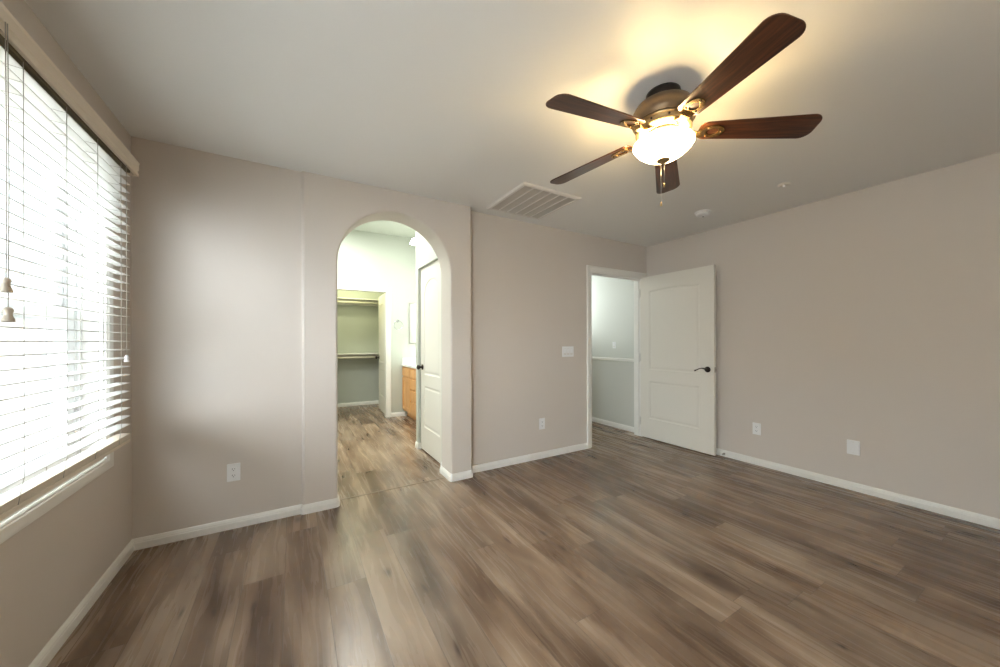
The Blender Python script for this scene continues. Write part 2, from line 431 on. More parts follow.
struct(MB().box(-0.3, XM, CLOY, CLOY + 0.1, 0, 2.6).build('wall_closet_back', 'bathwall'), 'yellowish back wall of the walk in closet', 'wall')
struct(MB().box(-0.4, -0.3, FARY + 0.12, CLOY, 0, 2.6).build('wall_closet_left', 'bathwall'), 'left wall inside the closet', 'wall')
struct(MB().box(1.72, 1.82, FARY + 0.12, CLOY, 0, 2.6).build('wall_closet_right', 'bathwall'), 'right wall inside the closet', 'wall')
struct(MB().box(-0.4, XM, FARY + 0.12, CLOY + 0.1, 2.6, 2.7).build('ceiling', 'bathwall'), 'low ceiling inside the walk in closet', 'ceiling')
# hallway
struct(MB().box(XR, XR + 0.115, Y3 + 0.12, 5.5, 0, 0.945).build('wall_hall_half', 'hallwall'),
       'low half wall along the hallway behind the open door', 'wall')
struct(MB().box(XR - 0.014, XR + 0.13, Y3 + 0.12, 5.5, 0.945, 0.978).build('trim_2', 'trim', bevel=0.004),
       'white cap board on top of the hallway half wall', 'trim')
struct(MB().box(2.4, 5.0, Y3 + 0.10, Y3 + 0.119, CEIL, 2.9).build('wall_hall_front', 'hallwall'), 'hallway wall above the doorway', 'wall')
struct(MB().box(4.95, 5.07, Y3, 5.6, -0.1, 2.9).build('wall_hall_far', 'hallwall'), 'pale green grey stairwell wall beyond the half wall', 'wall')
struct(MB().box(2.35, 5.07, 5.5, 5.6, 0, 2.9).build('wall_hall_end', 'hallwall'), 'end wall closing the hallway', 'wall')
struct(MB().box(2.35, 2.45, Y3 + 0.12, 5.5, 0, 2.9).build('wall_hall_left', 'hallwall'), 'left wall of the hallway', 'wall')
struct(MB().box(XR + 0.12, 4.95, Y3 - 0.02, Y3 + 0.1, 0, 2.9).build('wall_hall_near', 'hallwall'), 'near wall of the stairwell', 'wall')

# ------------------------------------------------------------------ baseboards
BP = [(0, 0), (0.013, 0), (0.013, 0.040), (0.0105, 0.0435), (0.0105, 0.050), (0.0085, 0.054), (0.0065, 0.060), (0.003, 0.065), (0, 0.066)]
def base(name, path, label, mat='trim'):
    o = MB().sweep(path, BP, XY).build(name, mat); struct(o, label, 'baseboard'); return o
def rc(cx, cy, r, a0, a1, n=5): return [(cx + r * math.cos(math.radians(a0 + (a1 - a0) * i / n)), cy + r * math.sin(math.radians(a0 + (a1 - a0) * i / n))) for i in range(n + 1)]
# left normal of the direction of travel must point into the room
base('baseboard_left', [(XL, Y1 - 0.013), (XL, YR)], 'white baseboard under the window wall')
base('baseboard_back_left', [(BX0, Y1), (XL, Y1)], 'white baseboard between the window corner and the arch wall')
base('baseboard_arch_left', [(ACX - AR, ARY)] + [(ACX - AR, Y2 + 0.016)] + rc(ACX - AR - 0.016, Y2 + 0.016, 0.016, 0, -90)[1:] +
     rc(BX0 + 0.016, Y2 + 0.016, 0.016, -90, -180) + [(BX0, Y1)], 'short white baseboard wrapping the left foot of the archway')
base('baseboard_arch_right', [(BX1, Y3), (BX1, Y2 + 0.016)] + rc(BX1 - 0.016, Y2 + 0.016, 0.016, 0, -90)[1:] +
     rc(ACX + AR + 0.016, Y2 + 0.016, 0.016, -90, -180) + [(ACX + AR, ARY), (SWX, ARY), (SWX, BDY0)], 'short white baseboard wrapping the right foot of the archway')
base('baseboard_back_right', [(DX0 - 0.060, Y3), (BX1 + 0.01, Y3)], 'white baseboard below the light switch wall')
base('baseboard_right', [(XR, YR), (XR, Y3)], 'long white baseboard on the right wall')
base('baseboard_rear', [(XL, YR), (XR, YR)], 'white baseboard behind the viewpoint')
base('baseboard_bath_corner', [(SWX + 0.03, BDY1), (SWX, BDY1)] + rc(SWX + 0.014, CORY - 0.014, 0.014, 180, 90) + [(SWX + 0.3, CORY)],
     'tiny white baseboard at the corner beside the narrow door')
base('baseboard_bath_far', [(1.60, FARY), (CX1 + 0.062, FARY)], 'white baseboard between closet doorway and vanity')
base('baseboard_closet', [(1.72, CLOY), (-0.3, CLOY)], 'white baseboard along the closet back wall')
base('baseboard_hall', [(XR, Y3 + 0.12), (XR, 5.5)], 'white baseboard under the hallway half wall')

# ------------------------------------------------------------------ casings and jambs
CP = [(0, 0), (0, 0.006), (0.004, 0.009), (0.012, 0.011), (0.020, 0.011), (0.026, 0.014), (0.048, 0.017), (0.056, 0.017), (0.060, 0.013), (0.060, 0)]
def casing_y(x0, x1, z1, yface, sign=-1, z0=0.0, prof=CP):
    """three-sided casing on a wall facing sign*Y; opening x0..x1, top z1"""
    m = MB(); path = [(x0, z0), (x0, z1), (x1, z1), (x1, z0)]
    m.sweep(path, prof, lambda u, v, w: (u, yface + sign * w, v)); return m
o = casing_y(DX0, DX1, DZ, Y3).build('trim_3', 'trim')
struct(o, 'white casing around the hallway doorway', 'door casing')
# jamb lining with stop
m = MB(); t = 0.018
m.box(DX0, DX0 + t, Y3 - 0.001, Y3 + 0.121, 0, DZ).box(DX1 - t, DX1, Y3 - 0.001, Y3 + 0.121, 0, DZ).box(DX0 + t, DX1 - t, Y3 - 0.001, Y3 + 0.121, DZ - t, DZ)
m.box(DX0 + t, DX0 + t + 0.011, Y3 + 0.042, Y3 + 0.075, 0, DZ - t).box(DX1 - t - 0.011, DX1 - t, Y3 + 0.042, Y3 + 0.075, 0, DZ - t).box(DX0 + t, DX1 - t, Y3 + 0.042, Y3 + 0.075, DZ - t - 0.011, DZ - t)
jamb = m.build('trim_4', 'trim'); struct(jamb, 'white jamb lining inside the hallway doorway', 'door jamb')
sp_ = MB().box(DX0 + t, DX0 + t + 0.002, Y3 + 0.004, Y3 + 0.030, 0.885, 0.945).box(DX0 + t + 0.0021, DX0 + t + 0.0025, Y3 + 0.011, Y3 + 0.023, 0.90, 0.93).build('strike_plate', 'bronze_dark', jamb)
sp_['label'] = 'dark metal strike plate'
o = casing_y(CX0, CX1, CZ, FARY).build('trim_5', 'trim'); struct(o, 'white casing around the closet doorway', 'door casing')
m = MB().box(CX0, CX0 + t, FARY - 0.001, FARY + 0.121, 0, CZ).box(CX1 - t, CX1, FARY - 0.001, FARY + 0.121, 0, CZ).box(CX0 + t, CX1 - t, FARY - 0.001, FARY + 0.121, CZ - t, CZ)
struct(m.build('trim_6', 'trim'), 'white jamb lining inside the closet doorway', 'door jamb')

# ------------------------------------------------------------------ panel doors
def door_leaf(name, w, h, th, panels, rise, parent=None):
    """leaf in local coords: x 0..w from hinge to latch, y -th/2..th/2, z 0..h; panels (x0,x1,z0,z1,arched)"""
    m = MB()
    def outline(x0, x1, z0, z1, arched, off):
        x0 += off; x1 -= off; z0 += off; z1 -= off
        pts = [(x0, z0), (x1, z0)]
        if arched:
            n = 14; zs = z1 - rise
            for i in range(n + 1):
                f = i / n; x = x1 + (x0 - x1) * f
                pts.append((x, zs + rise * ((0.5 - 0.5 * math.cos(2 * PI * f)) if rise < 0.1 else math.sqrt(max(0, 1 - (2 * f - 1) ** 2)))))
        else: pts += [(x1, z1), (x0, z1)]
        return pts
    for side in (-1, 1):
        y = side * th / 2
        # field with holes, made with triangulated fill
        bm = bmesh.new(); loops = [[(0, 0), (w, 0), (w, h), (0, h)]] + [outline(*p, 0) for p in panels]
        es = []
        for lp in loops:
            vv = [bm.verts.new((u, y, v)) for u, v in lp]
            es += [bm.edges.new((vv[i], vv[(i + 1) % len(vv)])) for i in range(len(vv))]
        bmesh.ops.triangle_fill(bm, edges=es, use_beauty=True)
        bm.verts.index_update()
        m.add([v.co[:] for v in bm.verts], [[v.index for v in f.verts] for f in bm.faces]); bm.free()
        for p in panels:
            steps = [(0, 0), (0.004, 0.004), (0.012, 0.0065), (0.022, 0.0065), (0.034, 0.0035), (0.040, 0.003)]
            rs = [[(u, y - side * d, v) for u, v in outline(*p, off)] for off, d in steps]
            n = len(rs[0]); vs = [q_ for r in rs for q_ in r]
            fs = [(k * n + i, k * n + (i + 1) % n, (k + 1) * n + (i + 1) % n, (k + 1) * n + i) for k in range(len(rs) - 1) for i in range(n)]
            fs.append(tuple((len(rs) - 1) * n + i for i in range(n)))
            m.add(vs, fs)
    a, b = -th / 2, th / 2
    m.add([(0, a, 0), (w, a, 0), (w, a, h), (0, a, h), (0, b, 0), (w, b, 0), (w, b, h), (0, b, h)],
          [(0, 1, 5, 4), (1, 2, 6, 5), (2, 3, 7, 6), (3, 0, 4, 7)])
    return m

def lever(parent, x, z, side, th):
    """lever handle on face side (+1/-1 in local y), lever pointing towards -x (hinge)"""
    m = MB(); y = side * th / 2
    m.lathe([(0.0, 0.0), (0.031, 0.0), (0.032, 0.004), (0.029, 0.010), (0.020, 0.014), (0.012, 0.017), (0.011, 0.045), (0.0, 0.047)], n=28, axis='Y')
    if side < 0: m.v = [(a, -b, c) for a, b, c in m.v]
    pts = []; rad = []
    for i in range(15):
        f = i / 14; pts.append((-0.118 * f, side * (0.043 + 0.004 * math.sin(f * PI)), 0.004 + 0.010 * math.sin(f * PI * 1.35 + 0.2) - 0.012 * f * f))
        rad.append(0.0095 - 0.0045 * math.sin(f * PI * 0.85) + (0.001 if f > 0.9 else 0))
    m.tube(pts, rad, 12)
    o = m.build('door_handle', 'bronze_dark', parent, loc=(x, y * 1.0, z))
    o['label'] = 'dark bronze lever handle'
    return o

def hinge(parent, z, side, th, m_='trim'):
    m = MB().box(-0.002, 0.0005, -th / 2 + 0.002, th / 2 - 0.002, -0.045, 0.045)
    m.lathe([(0, -0.047), (0.006, -0.047), (0.006, 0.047), (0.008, 0.047), (0.008, 0.050), (0.003, 0.054), (0, 0.054)], c=(-0.005, side * (th / 2 + 0.004), 0), n=14)
    return m.build('hinge', m_, parent, loc=(0, 0, z))

# main bedroom door: hinged at the right jamb, swung against the right wall
TH = 0.035
d1 = empty('door_1', (3.8485, 2.962, 0.012), math.radians(-90)); struct(d1, 'white two panel door standing open against the right wall', 'door')
DW, DH = 0.912, 2.016
door_leaf('leaf', DW, DH, TH, [(0.125, 0.755, 0.855, 1.852, True), (0.125, 0.755, 0.245, 0.712, False)], 0.018).build('door_panel', 'door', d1)
lever(d1, DW - 0.118 + 0.05, 0.905, -1, TH); lever(d1, DW - 0.068, 0.905, 1, TH)
for z in (0.20, 1.0, 1.82): hinge(d1, z, -1, TH)
o = MB().box(0, 0.0015, -0.0125, 0.0125, -0.028, 0.028).box(0.001, 0.011, -0.007, 0.007, -0.010, 0.010).build('latch', 'nickel', d1, loc=(DW, 0, 0.905), bevel=0.0008)
o['label'] = 'metal latch plate on the door edge'

# narrow closed bathroom door in the side wall
BW = BDY1 - BDY0 - 0.008
d2 = empty('door_2', (SWX + 0.028 + TH / 2, BDY0 + 0.004, 0.012), math.radians(90)); struct(d2, 'closed narrow white door with arched panel beyond the archway', 'door')
door_leaf('leaf', BW, BDZ - 0.018, TH, [(0.125, BW - 0.125, 0.85, 1.880, True), (0.115, BW - 0.115, 0.26, 0.72, False)], 0.15).build('door_panel', 'door', d2)
def knob(parent, x, z, side, th):
    m = MB().lathe([(0, 0), (0.031, 0), (0.031, 0.005), (0.026, 0.009), (0.011, 0.012), (0.010, 0.030), (0.020, 0.036), (0.027, 0.046), (0.027, 0.056), (0.018, 0.064), (0, 0.066)], n=26, axis='Y')
    if side < 0: m.v = [(a, -b, c) for a, b, c in m.v]
    o = m.build('door_knob', 'bronze_dark', parent, loc=(x, side * th / 2, z)); o['label'] = 'dark bronze round knob'
knob(d2, BW - 0.068, 0.925, 1, TH)

# closet door swung into the closet
d3 = empty('door_3', (CX1 + 0.022, FARY + 0.145, 0.012), math.radians(87.0)); struct(d3, 'white closet door opened inward beneath the shelf', 'door')
door_leaf('leaf', 0.72, 2.02, TH, [(0.11, 0.61, 0.85, 1.86, True), (0.11, 0.61, 0.26, 0.72, False)], 0.12).build('door_panel', 'door', d3)
knob(d3, 0.655, 0.925, 1, TH)
for z in (0.20, 1.0, 1.82): hinge(d3, z, -1, TH)

# ------------------------------------------------------------------ window
win = empty('window_1', (XL, (WY0 + WY1) / 2, WZ0)); struct(win, 'white double hung window behind the lowered blind', 'window')
inv = Matrix.Translation((-XL, -(WY0 + WY1) / 2, -WZ0))
WP = [(0, 0), (0, 0.008), (0.006, 0.012), (0.012, 0.012), (0.016, 0.016), (0.044, 0.019), (0.054, 0.019), (0.058, 0.015), (0.058, 0)]
# casing: closed ring around the opening (left normal must point away from the opening)
m = MB(); c0, c1, c2, c3 = (WY0, WZ0), (WY1, WZ0), (WY1, WZ1), (WY0, WZ1)
def ringsweep(m, corners, prof, fn):
    rs = []; n = len(corners)
    cx = sum(c[0] for c in corners) / n; cy = sum(c[1] for c in corners) / n
    for c in corners + corners[:1]:
        sx = 1 if c[0] > cx else -1; sy = 1 if c[1] > cy else -1
        rs.append([fn(c[0] + sx * o, c[1] + sy * o, w) for o, w in prof])
    m.rings(rs, cap=False, smooth=False); return m
ringsweep(m, [c0, c1, c2, c3], WP, lambda u, v, w: (XL + w, u, v)).build('window_casing', 'trim', win, xf=inv)
m = MB(); ringsweep(m, [c0, c1, c2, c3], [(0, 0.001), (-0.008, 0.001), (-0.008, -0.075), (0, -0.075)], lambda u, v, w: (XL + w, u, v)).build('window_jamb', 'trim', win, xf=inv)
m = MB(); ringsweep(m, [c0, c1, c2, c3], [(-0.008, -0.070), (-0.024, -0.070), (-0.024, -0.082), (-0.040, -0.082), (-0.040, -0.112), (-0.052, -0.112), (-0.052, -0.149), (-0.008, -0.149)], lambda u, v, w: (XL + w, u, v)).build('window_frame', 'vinyl', win, xf=inv)
def sash(y0, y1, z0, z1, x0, x1, wst, wrt, wrb):
    m = MB()
    m.box(x0, x1, y0, y0 + wst, z0, z1).box(x0, x1, y1 - wst, y1, z0, z1).box(x0, x1, y0 + wst, y1 - wst, z0, z0 + wrb).box(x0, x1, y0 + wst, y1 - wst, z1 - wrt, z1)
    s_ = m.build('sash', 'vinyl', win, xf=inv, bevel=0.003)
    g = MB().box((x0 + x1) / 2 - 0.003, (x0 + x1) / 2 + 0.003, y0 + wst - 0.002, y1 - wst + 0.002, z0 + wrb - 0.002, z1 - wrt + 0.002).build('pane', 'glass', s_, xf=inv)
    return s_
lo = sash(WY0 + 0.042, WY1 - 0.042, WZ0 + 0.042, 1.385, XL - 0.112, XL - 0.084, 0.062, 0.045, 0.055)
up_ = sash(WY0 + 0.054, WY1 - 0.054, 1.325, WZ1 - 0.042, XL - 0.146, XL - 0.116, 0.050, 0.045, 0.050)
MB().box(XL - 0.084, XL - 0.070, 2.06, 2.11, 1.345, 1.365).tube([(XL - 0.070, 2.085, 1.362), (XL - 0.058, 2.085, 1.370), (XL - 0.055, 2.12, 1.370)], 0.005, 8).build('sash_lock', 'vinyl', lo, xf=inv)

w2 = empty('added_window', (XL, (W2Y0 + W2Y1) / 2, WZ0)); struct(w2, 'added white window of the left wall, out of view, letting in fill light', 'window')  # unseen window, put in so the fill lamp can reach the room
i2 = Matrix.Translation((-XL, -(W2Y0 + W2Y1) / 2, -WZ0)); cc = [(W2Y0, WZ0), (W2Y1, WZ0), (W2Y1, WZ1), (W2Y0, WZ1)]
ringsweep(MB(), cc, WP, lambda u, v, w: (XL + w, u, v)).build('window_casing', 'trim', w2, xf=i2)
ringsweep(MB(), cc, [(0, 0.001), (-0.008, 0.001), (-0.008, -0.110), (-0.045, -0.110), (-0.045, -0.149), (0, -0.149)], lambda u, v, w: (XL + w, u, v)).build('window_frame', 'vinyl', w2, xf=i2)
MB().box(XL - 0.14, XL - 0.115, W2Y0 + .045, W2Y1 - .045, 1.355, 1.40).build('meeting_rail', 'vinyl', w2, xf=i2)
MB().box(XL - 0.13, XL - 0.125, W2Y0 + .044, W2Y1 - .044, WZ0 + .044, WZ1 - .044).build('pane', 'glass', w2, xf=i2)

# ------------------------------------------------------------------ blind
BY0, BY1 = 0.91, 2.592
bl = empty('window_blind', (XL, (BY0 + BY1) / 2, 0.70)); tag(bl, 'lowered white horizontal slat blind with cream valance over the window', 'window blind')
binv = Matrix.Translation((-XL, -(BY0 + BY1) / 2, -0.70))
VX = -0.722
vp_ = [(0, 2.130), (0.0, 2.146), (-0.004, 2.150), (-0.004, 2.158), (0.0, 2.162), (0.0, 2.196), (0.004, 2.204), (0.0, 2.208), (-0.012, 2.208), (-0.012, 2.130)]
m = MB(); y0, y1 = BY0 - 0.05, 2.662
m.sweep([(XL + 0.001, y0), (VX, y0), (VX, y1), (XL + 0.001, y1)], [(-a_, z_) for a_, z_ in vp_], XY)
o = m.build('valance', 'valance', bl, xf=binv); o['label'] = 'cream moulded valance board'
o = MB().box(-0.800, -0.736, BY0, BY1, 2.118, 2.165).build('headrail', 'headrail', bl, xf=binv, bevel=0.002); o['label'] = 'dark olive brown headrail under the valance'
LAD = [1.16, 1.45, 1.735, 1.985, 2.232, 2.475]
zs = []; z = 1.231 - 0.0435 * 10
while z < 2.105: zs.append(z); z += 0.0435
def slat(m, z, y0, y1, tilt):
    # shallow crowned slat, inner edge slightly lower
    n = 4; cx = -0.7625; hw = 0.025; top = []; bot = []
    for i in range(n + 1):
        f = -1 + 2 * i / n; cr = 0.0012 * (1 - f * f)
        x = cx + f * hw * math.cos(tilt); zz = z - f * hw * math.sin(tilt) + cr
        top.append((x, zz + 0.0017)); bot.append((x, zz - 0.0017))
    poly = top + bot[::-1]
    m.prism(poly, lambda u, v, w: (u, w, v), y0, y1)
m = MB()
for z in zs: slat(m, z, BY0 + random.uniform(-.001, .001), BY1 + random.uniform(-.0015, .0015), math.radians(4))
o = m.build('slats', 'blind', bl, xf=binv); o['kind'] = 'stuff'; o['label'] = 'white horizontal blind slats'
m = MB()
for k in range(5): slat(m, 0.7265 + k * 0.0048, BY0, BY1, math.radians(1.5))
o = m.build('slat_stack', 'valance', bl, xf=binv)
MB().box(-0.788, -0.737, BY0 - 0.002, BY1 + 0.002, 0.702, 0.722).build('bottom_rail', 'valance', bl, xf=binv, bevel=0.004, seg=3)
for y in LAD:
    m = MB()
    m.tube([(-0.736, y, 2.12), (-0.736, y, 0.80), (-0.739 , y - 0.012, 0.75), (-0.736, y - 0.03, 0.722)], 0.0011, 6).tube([(-0.789, y, 2.12), (-0.789, y, 0.72)], 0.0011, 6)
    for z in zs: m.tube([(-0.736, y, z - 0.004), (-0.789, y, z)], 0.0007, 5)
    m.build('ladder_cord', 'cord', bl, xf=binv)
    MB().lathe([(0, 0), (0.007, 0), (0.007, 0.002), (0.003, 0.006), (0, 0.006)], c=(-0.7625, y, 0.696), n=12).build('rail_button', 'tassel', bl, xf=binv)
TP = [(0, 0.044), (0.004, 0.044), (0.0085, 0.040), (0.0105, 0.034), (0.008, 0.026), (0.0085, 0.018), (0.0125, 0.008), (0.013, 0.002), (0.011, 0), (0, 0)]
def cord(x, y, z, r=0.0012, mat='tassel', sc=1.0):
    c = MB().tube([(x, y, 2.16), (x + 0.001, y + 0.002, (z + 2.1) / 2), (x, y, z + 0.04)], r, 6).build('lift_cord', 'cord', bl, xf=binv)
    MB().lathe([(a_ * sc, b_ * sc) for a_, b_ in TP], c=(x, y, z), n=18).build('tassel', mat, c, xf=binv)
cord(-0.718, 1.613, 1.372); cord(-0.7165, 1.619, 1.286); cord(-0.728, 2.512, 1.125, mat='plastic', sc=0.8)

# ------------------------------------------------------------------ ceiling vent
vt = empty('ceiling_vent', (1.815, 2.515, CEIL)); tag(vt, 'square white return air grille set in the ceiling near the arch wall', 'vent')
vinv = Matrix.Translation((-1.815, -2.515, -CEIL))
vx0, vx1, vy0, vy1 = 1.522, 2.110, 2.216, 2.816
m = MB(); ringsweep(m, [(vx0 + .03, vy0 + .03), (vx1 - .03, vy0 + .03), (vx1 - .03, vy1 - .03), (vx0 + .03, vy1 - .03)],
    [(0, 0), (0, -0.014), (0.020, -0.013), (0.030, -0.003), (0.030, 0)], lambda u, v, w: (u, v, CEIL + w)).build('vent_frame', 'grille', vt, xf=vinv)
MB().box(vx0 + .03, vx1 - .03, vy0 + .03, vy1 - .03, CEIL - 0.0015, CEIL - 0.0002).build('filter', 'ventdark', vt, xf=vinv)
m = MB(); n = 6; wd = (vx1 - vx0 - .06) / n
for k in range(1, n): m.box(vx0 + .03 + wd * k - 0.007, vx0 + .03 + wd * k + 0.007, vy0 + .03, vy1 - .03, CEIL - 0.010, CEIL - 0.001)
m.build('divider_bar', 'grille', vt, xf=vinv)
m = MB(); yy = vy0 + .036
while yy < vy1 - .036:
    m.add([(vx0 + .03, yy, CEIL - .002), (vx1 - .03, yy, CEIL - .002), (vx1 - .03, yy + .007, CEIL - .009), (vx0 + .03, yy + .007, CEIL - .009),
           (vx0 + .03, yy + .001, CEIL - .002), (vx1 - .03, yy + .001, CEIL - .002), (vx1 - .03, yy + .008, CEIL - .009), (vx0 + .03, yy + .008, CEIL - .009)],
          [(0, 1, 2, 3), (7, 6, 5, 4), (0, 4, 5, 1), (2, 6, 7, 3), (0, 3, 7, 4), (1, 5, 6, 2)]); yy += 0.0125
m.build('louvres', 'louvre', vt, xf=vinv)

# smoke detector and sprinkler
sd = empty('smoke_detector', (3.336, 1.885, CEIL)); tag(sd, 'round white smoke detector on the ceiling near the right wall', 'smoke detector')
MB().lathe([(0, 0), (0.068, 0), (0.070, -0.006), (0.066, -0.010), (0.0, -0.010)]).build('mounting_plate', 'plastic', sd)
MB().lathe([(0, -0.010), (0.060, -0.010), (0.062, -0.018), (0.056, -0.032), (0.040, -0.038), (0, -0.039)]).build('cover', 'plastic', sd)
MB().lathe([(0, -0.0385), (0.007, -0.0385), (0.007, -0.041), (0, -0.041)], c=(0.02, 0.01, 0), n=14).build('test_button', 'slot', sd)
sk = empty('fire_sprinkler', (3.298, 1.236, CEIL)); tag(sk, 'small white sprinkler head on the ceiling, right of the smoke detector', 'sprinkler')
MB().lathe([(0, 0), (0.040, 0), (0.040, -0.003), (0.030, -0.007), (0.018, -0.009), (0, -0.009)], n=30).build('escutcheon', 'grille', sk)
MB().lathe([(0, -0.009), (0.010, -0.009), (0.009, -0.013), (0.005, -0.015), (0.012, -0.018), (0.012, -0.020), (0, -0.020)], n=20).build('sprinkler_head', 'plastic', sk)

# ------------------------------------------------------------------ outlets and switches (local: x across, y out of wall = -, z up)
def rrect(w, h, r, n=4):
    pts = []
    for cx, cy, a0 in ((w / 2 - r, h / 2 - r, 0), (-w / 2 + r, h / 2 - r, 90), (-w / 2 + r, -h / 2 + r, 180), (w / 2 - r, -h / 2 + r, 270)):
        pts += rc(cx, cy, r, a0, a0 + 90, n)
    return pts
XZ = lambda u, v, w: (u, w, v)
def plate(m, w, h): 
    rs = [[(u * s1, -d, v * s2) for u, v in rrect(w, h, 0.004)] for s1, s2, d in ((1, 1, 0), (1, 1, 0.003), (0.97, 0.98, 0.0055))]
    m.rings(rs, smooth=False)
def outlet(loc, rz, label):
    e = empty('wall_outlet', loc, rz); tag(e, label, 'outlet', 'duplex outlets on the walls')
    m = MB(); plate(m, 0.072, 0.115); m.build('cover_plate', 'plastic', e)
    for s in (-1, 1):
        r = MB(); pts = [(u, v + s * 0.0205) for u, v in rrect(0.033, 0.028, 0.008)]; r.prism(pts, XZ, -0.0075, -0.004)
        k = r.build('receptacle', 'plastic', e)
        h = MB()
        for dx, hh in ((-0.0065, 0.009), (0.0065, 0.0075)): h.box(dx - 0.0012, dx + 0.0012, -0.0079, -0.0074, s * 0.0205 - hh / 2 + 0.003, s * 0.0205 + hh / 2 + 0.003)
        h.lathe([(0, -0.0079), (0.0026, -0.0079), (0.0026, -0.0074), (0, -0.0074)], c=(0, 0, s * 0.0205 - 0.0075), n=10, axis='Y')
        h.build('slots', 'slot', k)
    MB().lathe([(0, -0.0068), (0.0028, -0.0068), (0.0028, -0.005), (0, -0.005)], n=10, axis='Y').build('screw', 'plastic', e)
    return e
outlet((-0.335, Y1, 0.368), 0, 'white duplex outlet low on the wall between window corner and arch')
outlet((2.252, Y3, 0.360), 0, 'white duplex outlet between the arch wall and the hallway doorway')
outlet((XR, 1.707, 0.355), -PI / 2, 'white duplex outlet on the right wall, just beyond the open door')
bp = empty('blank_wall_plate', (XR, 1.012, 0.350), -PI / 2); tag(bp, 'larger blank white cover plate low on the right wall', 'wall plate')
m = MB(); plate(m, 0.078, 0.116); m.build('cover_plate', 'plastic', bp)
for s in (-1, 1): MB().lathe([(0, -0.0068), (0.0028, -0.0068), (0.0028, -0.005), (0, -0.005)], c=(0, 0, s * 0.041), n=10, axis='Y').build('screw', 'grille', bp)
def switch(loc, rz, label, n):
    e = empty('light_switch', loc, rz); tag(e, label, 'light switch')
    m = MB(); plate(m, 0.072 + 0.046 * (n - 1), 0.115); m.build('cover_plate', 'plastic', e)
    for k in range(n):
        x = (k - (n - 1) / 2) * 0.046
        MB().prism([(u + x, v) for u, v in rrect(0.036, 0.070, 0.002)], XZ, -0.0062, -0.004).build('switch_frame', 'grille', e)
        r = MB(); hw, hh = 0.0155, 0.0325
        r.add([(x - hw, -0.005, -hh), (x + hw, -0.005, -hh), (x + hw, -0.0100, hh), (x - hw, -0.0100, hh), (x - hw, -0.0075, 0), (x + hw, -0.0075, 0),
               (x - hw, -0.004, -hh), (x + hw, -0.004, -hh), (x + hw, -0.004, hh), (x - hw, -0.004, hh)],
              [(0, 1, 5, 4), (4, 5, 2, 3), (3, 2, 8, 9), (0, 6, 7, 1), (0, 4, 3, 9, 6), (1, 7, 8, 2, 5), (6, 9, 8, 7)])
        r.build('rocker', 'plastic', e)
    return e
switch((2.610, Y3, 1.110), 0, 'wide white triple rocker switch on the wall beside the hallway doorway', 3)
switch((4.95, 4.377, 1.150), -PI / 2, 'small white rocker switch on the stairwell wall above the half wall', 1)

# door stop on the baseboard
m = MB().lathe([(0, 0), (0.011, 0), (0.011, 0.004), (0.005, 0.006), (0.0045, 0.058), (0, 0.058)], n=14, axis='X')
for k in range(9): m.lathe([(0.0045, 0.008 + k * .0055), (0.0068, 0.0105 + k * .0055), (0.0045, 0.013 + k * .0055)], n=14, axis='X', cap=False)
m.v = [(-a_, b_, c_) for a_, b_, c_ in m.v]
ds = m.build('door_stop', 'nickel', loc=(XR - 0.013, 2.005, 0.030)); tag(ds, 'short spring door stop on the baseboard beside the open door', 'door stop')
MB().lathe([(0, -0.056), (0.008, -0.056), (0.009, -0.064), (0.006, -0.068), (0, -0.068)], n=14, axis='X').build('rubber_tip', 'plastic', ds)

# ------------------------------------------------------------------ ceiling fan
FX, FY, BZ = 1.572, 1.082, 2.2095
fan = empty('ceiling_fan', (FX, FY, CEIL)); tag(fan, 'bronze ceiling fan with five dark wooden blades and lit glass bowl', 'ceiling fan')
c = lambda z: z - CEIL
MB().lathe([(0, 0), (0.078, 0), (0.080, -0.012), (0.078, -0.040), (0.072, -0.050), (0, -0.050)], n=48).build('canopy', 'canopy', fan)
MB().lathe([(0, c(2.392)), (0.072, c(2.392)), (0.100, c(2.388)), (0.128, c(2.372)), (0.143, c(2.345)), (0.147, c(2.318)), (0.143, c(2.300)), (0.134, c(2.288)), (0, c(2.288))], n=64).build('motor_housing', 'motor', fan, autosmooth=True)
m = MB().lathe([(0, c(2.288)), (0.130, c(2.288)), (0.133, c(2.283)), (0.130, c(2.278)), (0.124, c(2.276)), (0.122, c(2.262)), (0.126, c(2.258)), (0.127, c(2.252)), (0.122, c(2.247)), (0.112, c(2.243)), (0, c(2.243))], n=64)
o = m.build('trim_ring', 'brass', fan, autosmooth=True); o['label'] = 'polished brass coloured ring'
for k in range(10):
    a_ = 2 * PI * (k + 0.3) / 10
    MB().lathe([(0, 0), (0.005, 0), (0.005, 0.003), (0, 0.004)], n=10, axis='X').build('screw', 'canopy', o, xf=Matrix.Rotation(a_, 4, 'Z') @ Matrix.Translation((0.1225, 0, c(2.269))))
MB().lathe([(0, c(2.243)), (0.078, c(2.243)), (0.080, c(2.236)), (0.070, c(2.230)), (0.060, c(2.226)), (0, c(2.226))], n=48).build('switch_housing', 'canopy', fan, autosmooth=True)
